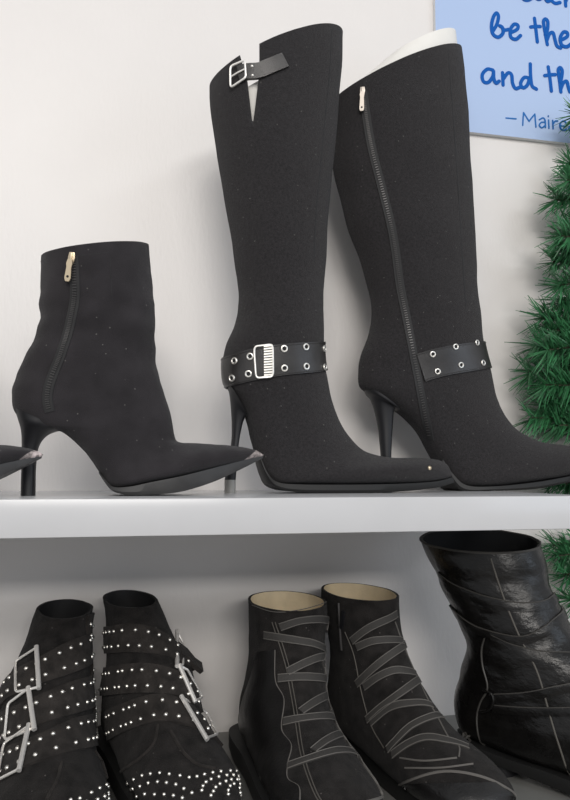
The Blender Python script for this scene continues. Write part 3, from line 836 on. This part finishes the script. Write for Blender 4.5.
def stud_strap(lf, pxs, t, wd, e0, e1, s0, s1, rows=2, spacing=0.0135):
    P = smoothP(resample(lf.path(pxs, 8, e0, e1), 0.003), 2)
    o = ribbon('buckle_strap', P, wd, 0.0028, M['strapsuede'], t, lf=lf, nc=6, crown=0.0006)
    # studs at even spacing, two rows
    acc = 0; nxt = 0.004
    for i in range(1, len(P)-1):
        acc += (P[i][0]-P[i-1][0]).length
        if acc > nxt:
            nxt += spacing
            tt = (P[i+1][0]-P[i-1][0]).normalized(); b = P[i][1].cross(tt).normalized()
            for sg in (-1, 1):
                q, n2 = lf.near(P[i][0]+b*sg*wd*0.27+tt*sg*0.002)
                dup(STUD, 'stud', o, orient(q+n2*0.0032, n2))
    return o
def buckle(lf, C, t, bar=None, lift=0.0055, r=0.0013, nm='buckle'):
    b, C3 = flatframe(lf, C, r, t, nm, M['silver'], lift, rnd=0.12)
    if bar:
        mb = MB(); A = C3[bar[0]]; B = C3[bar[1]]; mb.add(*tube_geo([A.lerp(B, -0.04), B.lerp(A, -0.04)], r*1.8)); mb.build('buckle_bar', M['silver'], b)
    return b
for S_, B_ in (([(14,683),(43,670),(68,659),(101,643)], [(20,663),(39.5,650),(40.5,690),(19.5,694)]),
               ([(8,726),(36,713),(68,700),(106,686)], [(13,704),(31.5,691),(37,731),(10,741)]),
               ([(2,766),(30,753),(70,738),(113,724)], [(9,745),(32,728),(23,773),(2,783)])):
    stud_strap(lfH, S_, tH, 0.031, 0.03, 0.03, 0, 1)
    buckle(lfH, B_, tH, (1, 2))
for S_, B_, L1 in (([(105,640),(133,638),(161,644),(180,654),(195,668)], [(175,633),(180,645),(180,668),(174.5,668)], 0.0),
               ([(107,681),(140,678),(172,683),(190,692)], [(177,669),(184,673),(200,698),(191,704)], 0.02),
               ([(115,722),(155,709),(185,714),(206,728)], [(180,701),(204,714),(216,736),(204,743)], 0.02)):
    stud_strap(lfI, S_, tI, 0.029, 0.03, L1, 0, 1)
    buckle(lfI, B_, tI, (0, 3))
p0, n0 = lfI.hit(178, 650); p1, n1 = lfI.hit(184, 656)
d0 = (p1-CAM).length; e0 = CAM+ray(192, 663)*d0; e1 = CAM+ray(200, 669)*(d0+.004)
ribbon('strap_end', [(p0, n0), (p1+n1*.002, (n0+n1).normalized()), (e0, (n0+n1).normalized()), (e1, (n0+n1).normalized())], 0.021, 0.0024, M['strapsuede'], tI, lift=.0015, nc=1)
cD = lambda L: [(100+x/3.353, 690+y/3.353) for x, y in L]
cB = lambda L: [(x/4.385, 690+y/4.385) for x, y in L]
toeI = cD([(90,315),(113,300),(141,287),(169,281),(200,278),(232,282),(268,287),(299,293),(325,290),(350,283),(378,277),(405,273),(437,271),(457,272),
 (94,345),(110,331),(134,323),(162,312),(193,308),(223,311),(254,317),(281,331),(308,345),(341,337),(345,322),(355,309),(372,299),(398,291),(425,286),(447,285),(468,287),(478,298),
 (123,357),(150,349),(183,350),(215,350),(246,354),(276,362),(372,354),(380,340),(388,326),(402,315),(422,306),(440,300),(460,300),(480,312),(487,327),(497,342),
 (430,350),(430,336),(436,322),(449,315),(468,328),(470,345),(485,352)])
toeH = cB([(350,475),(400,450),(437,430),(467,415),(490,421),(507,440),(428,480),(458,467),(487,458),(512,462),(530,475),(380,490),(410,500),(440,500),(470,488),(500,486),(310,482),(335,505),(365,515)])
for lf, t, pts in ((lfI, tI, toeI), (lfH, tH, toeH)):
    for x, y in pts:
        p, nn = lf.hit(x, y); dup(STUDS, 'toe_stud', t, orient(p+nn*0.0002, nn))
for L in ([(195,118),(183,178),(135,230),(72,272)], [(238,138),(280,210),(330,252),(385,264)]):
    seam('vamp_edge', lfI, cD(L), 0.0016, M['strapsuede'], tI)
for L in ([(270,320),(250,400),(205,482)], [(415,270),(450,320),(500,370)]):
    seam('vamp_edge', lfH, cB(L), 0.0016, M['strapsuede'], tH)
# pull loops / torn collar edges
for lf, t, L in ((lfH, tH, [(36,605),(50,602),(66,602),(80,606),(94,607)]), (lfI, tI, [(104,601),(116,596),(130,595),(146,592),(155,600)])):
    pass

# ---- shiny leather boot
SHN = [(-.044,.257,.085,.250,.052,0,0,.14),(-.032,.222,.094,.209,.049,0),(-.012,.182,.107,.174,.046,0),(.000,.152,.118,.152,.044,0),(.006,.124,.132,.138,.044,0),
       (-.003,.096,.146,.125,.043,0),(-.010,.066,.158,.115,.042,.2),(.001,.036,.170,.105,.042,.6),(.033,.026,.180,.096,.042,.9),(.068,.022,.190,.086,.043,1),
       (.108,.019,.203,.076,.045,1),(.142,.016,.217,.067,.047,1),(.180,.013,.233,.058,.044,1),(.218,.014,.249,.048,.034,1),(.250,.020,.262,.035,.018,.8),(.272,.026,.273,.030,.004,.5)]
SHN = scale_rings(SHN, 1.07, .97, 1.06)
O, ex = place((483,544), .242, .027, -48)
def wrs(p, s):
    return 0.003*noise.noise(Vector((p.x*18, p.y*18, p.z*46)))+0.0012*noise.noise(p*60)
lfS = Loft(SHN, O, ex, wr=wrs); lfS.make(4)
tS = thing('leather_ankle_boot', 'shiny black leather boot with wrapped straps at the right end of the lower shelf', 'boot', lfS.W(.1, 0, 0))
build('upper', lfS.v, lfS.f, [M['shiny'], M['lining'], M['shiny']], tS, midx=lfS.mi, sharp=60)
slab('sole', lfS, [(-.004,.034,-.003,.020,.015,.015),(.015,.030,.015,.017,.037,.037),(.06,.024,.062,.012,.040,.040),(.10,.022,.10,.008,.043,.043),(.14,.018,.14,.003,.047,.047),(.18,.014,.18,.000,.045,.045),(.22,.013,.22,.002,.035,.035),(.25,.019,.252,.009,.019,.019),(.274,.027,.275,.020,.003,.003)], M['blacksole'], tS)
v, f = heel_geo(lfS, [(.000,.026,.070,.022,.035),(.002,.012,.066,.012,.034),(.004,.0,.064,.0,.033)]); build('heel', v, f, M['heel'], tS)
cI = lambda L: [(400+x/2.757, 510+y/2.757) for x, y in L]
rim = [p for p in lfS.outer()[0]]
tube('collar_piping', rim, 0.0014, M['piping'], tS, closed=True, ns=6)
seam('front_seam', lfS, cI([(250,134),(285,240),(330,350),(380,450),(420,590),(462,720),(490,800)]), 0.0011, M['stitch'], tS)
for L, wd in ((cI([(110,180),(150,215),(240,250),(330,268),(400,262),(432,240)]), 0.010), (cI([(140,270),(180,310),(230,338),(330,360),(400,335),(442,300)]), 0.010),
          (cI([(250,355),(310,385),(390,405),(465,408)]), 0.012), (cI([(250,520),(350,512),(465,490)]), 0.009), (cI([(255,548),(350,555),(465,556)]), 0.009)):
    P = smoothP(lfS.path(L, 7, 0.0, 0.08), 2)
    o = ribbon('wrap_strap', P, wd, 0.0016, M['shiny'], tS, lf=lfS, nc=3, crown=0.0005)
    Q = []
    for i, (p, nn) in enumerate(P):
        t = (P[min(i+1, len(P)-1)][0]-P[max(0, i-1)][0]).normalized(); b = nn.cross(t).normalized()
        q, n2 = lfS.near(p+b*wd*0.46); Q.append(q+n2*0.0016)
    tube('strap_edge', Q, 0.0007, M['piping'], o, ns=5)
seam('side_seam', lfS, cI([(240,335),(226,380),(228,430),(242,490),(222,530),(212,570),(216,620),(232,662)]), 0.0011, M['piping'], tS)
P = lfS.path(cI([(232,498),(255,505),(262,525),(250,548),(225,556)]), 5)
tube('strap_loop', [p+nn*0.003 for p, nn in P], 0.0016, M['shiny'], tS)
mb = MB()
for k in range(7):
    p, nn = lfS.hit(469+random.uniform(-3, 3), 737+random.uniform(-4, 4))
    pts = [p+nn*0.002+Vector((random.uniform(-.006, .006), random.uniform(-.004, .002), random.uniform(-.006, .006))) for _ in range(4)]
    mb.add(*tube_geo([Vector(q) for q in spline(pts, 4)], 0.0011, False, 6))
mb.build('frayed_knot', M['piping'], tS, label='frayed grey knot')

# ================================================================ artificial fir tree
TX = PY(655, 300, -0.13).x
tree = thing('christmas_tree', 'green artificial fir tree at the right edge beside the shelves', 'tree', (TX, -0.13, -1.2))
tube('trunk', [(TX, -0.13, -1.2), (TX, -0.13, -0.4), (TX, -0.13, 0.55)], lambda t: 0.016-0.010*t, M['wire'], tree, ns=10)
mb = MB(); mb.add(*tube_geo([(TX, -0.13, -1.2), (TX, -0.13, -1.12)], 0.03, False, 16))
for k in range(3):
    a = 2*math.pi*k/3+0.4
    mb.add(*tube_geo([(TX, -0.13, -1.13), (TX+0.10*math.cos(a), -0.13+0.10*math.sin(a), -1.17), (TX+0.16*math.cos(a), -0.13+0.10*math.sin(a), -1.195)], 0.006, False, 8))
mb.build('stand', M['wire'], tree)
def inside(lf, q):
    h = lf.bvh.find_nearest(q); return h[3] < 0.05 and (q-h[0]).dot(lf.out(h[0], h[1])) < 0
def branch(start, tip, nN, ln, droop=0.02):
    mid = PY(632, 400, tip.y); mid.z = start.z*0.5+tip.z*0.5+droop
    pts = [Vector(p) for p in spline([start, mid, tip], 10)]
    br = tube('branch', pts, lambda t: 0.0022-0.0010*t, M['wire'], tree, ns=5)
    v = []; f = []
    K = len(pts)-1
    for i in range(nN):
        u = 0.25+0.75*random.random()
        k = min(K-1, int(u*K)); fr = u*K-k
        p = pts[k].lerp(pts[k+1], fr); t = (pts[k+1]-pts[k]).normalized()
        o = t.orthogonal().normalized(); o = Matrix.Rotation(random.uniform(0, 2*math.pi), 3, t) @ o
        tilt = random.uniform(0.35, 0.95)
        d = (o*math.sin(math.pi/2*(1-tilt*0.55))+t*(0.35+tilt*0.5)).normalized()
        L = ln*random.uniform(0.65, 1.1)
        sd = d.cross(Vector((random.uniform(-1, 1), random.uniform(-1, 1), random.uniform(-1, 1)))).normalized()*0.00085
        bend = Vector((0, 0, -1))*L*random.uniform(-0.05, 0.12)+o*L*random.uniform(-0.08, 0.08)
        e = p+d*L+bend
        if e.y > -0.012: e.y = -0.012
        if any(lf.bvh.find_nearest(q)[3] < 0.012 or inside(lf, q) for lf in (lfD, lfS) for q in (p, e, p.lerp(e, .5))): continue
        if any(q.x < sx_end+.004 and q.y > -.33 and -.034 < q.z < .003 for q in (p, e, p.lerp(e, .5))): continue
        m_ = p.lerp(e, 0.55)-bend*0.3
        n = len(v); v += [p-sd, p+sd, m_-sd*1.1, m_+sd*1.1, e-sd*0.4, e+sd*0.4]
        f += [(n, n+1, n+3, n+2), (n+2, n+3, n+5, n+4)]
    ob = build('needles', v, f, M['needle'], br, recalc=False); ob['kind'] = 'stuff'
BR = [(570,165,-.05),(567,180,-.08),(566,225,-.05),(563,250,-.07),(560,300,-.06),(553,330,-.07),(577,114,-.06),(556,200,-.06),(561,236,-.09),(553,262,-.05),(560,285,-.10),(540,318,-.06),(534,345,-.05),(548,350,-.09),(528,372,-.045),(545,385,-.07),(540,405,-.04),(531,418,-.045),(556,425,-.05),(560,395,-.03),(552,480,-.03),(565,484,-.045)]
for x, y, Y in BR:
    tip = PY(x, y, Y)
    st = Vector((TX, -0.13, tip.z-random.uniform(0.0, 0.06)))
    if y > 470: st.z = tip.z+0.03
    if 318 <= y <= 440 or y > 470: st.z = max(st.z, 0.04)
    branch(st, tip, 560, 0.042 if y > 300 else 0.036)
for x, y, Y in ((558,556,-.05),(563,575,-.05),(553,545,-.035),(570,600,-.06)):
    tip = PY(x, y, Y); branch(Vector((TX, -0.13, tip.z-0.02)), tip, 520, 0.034)
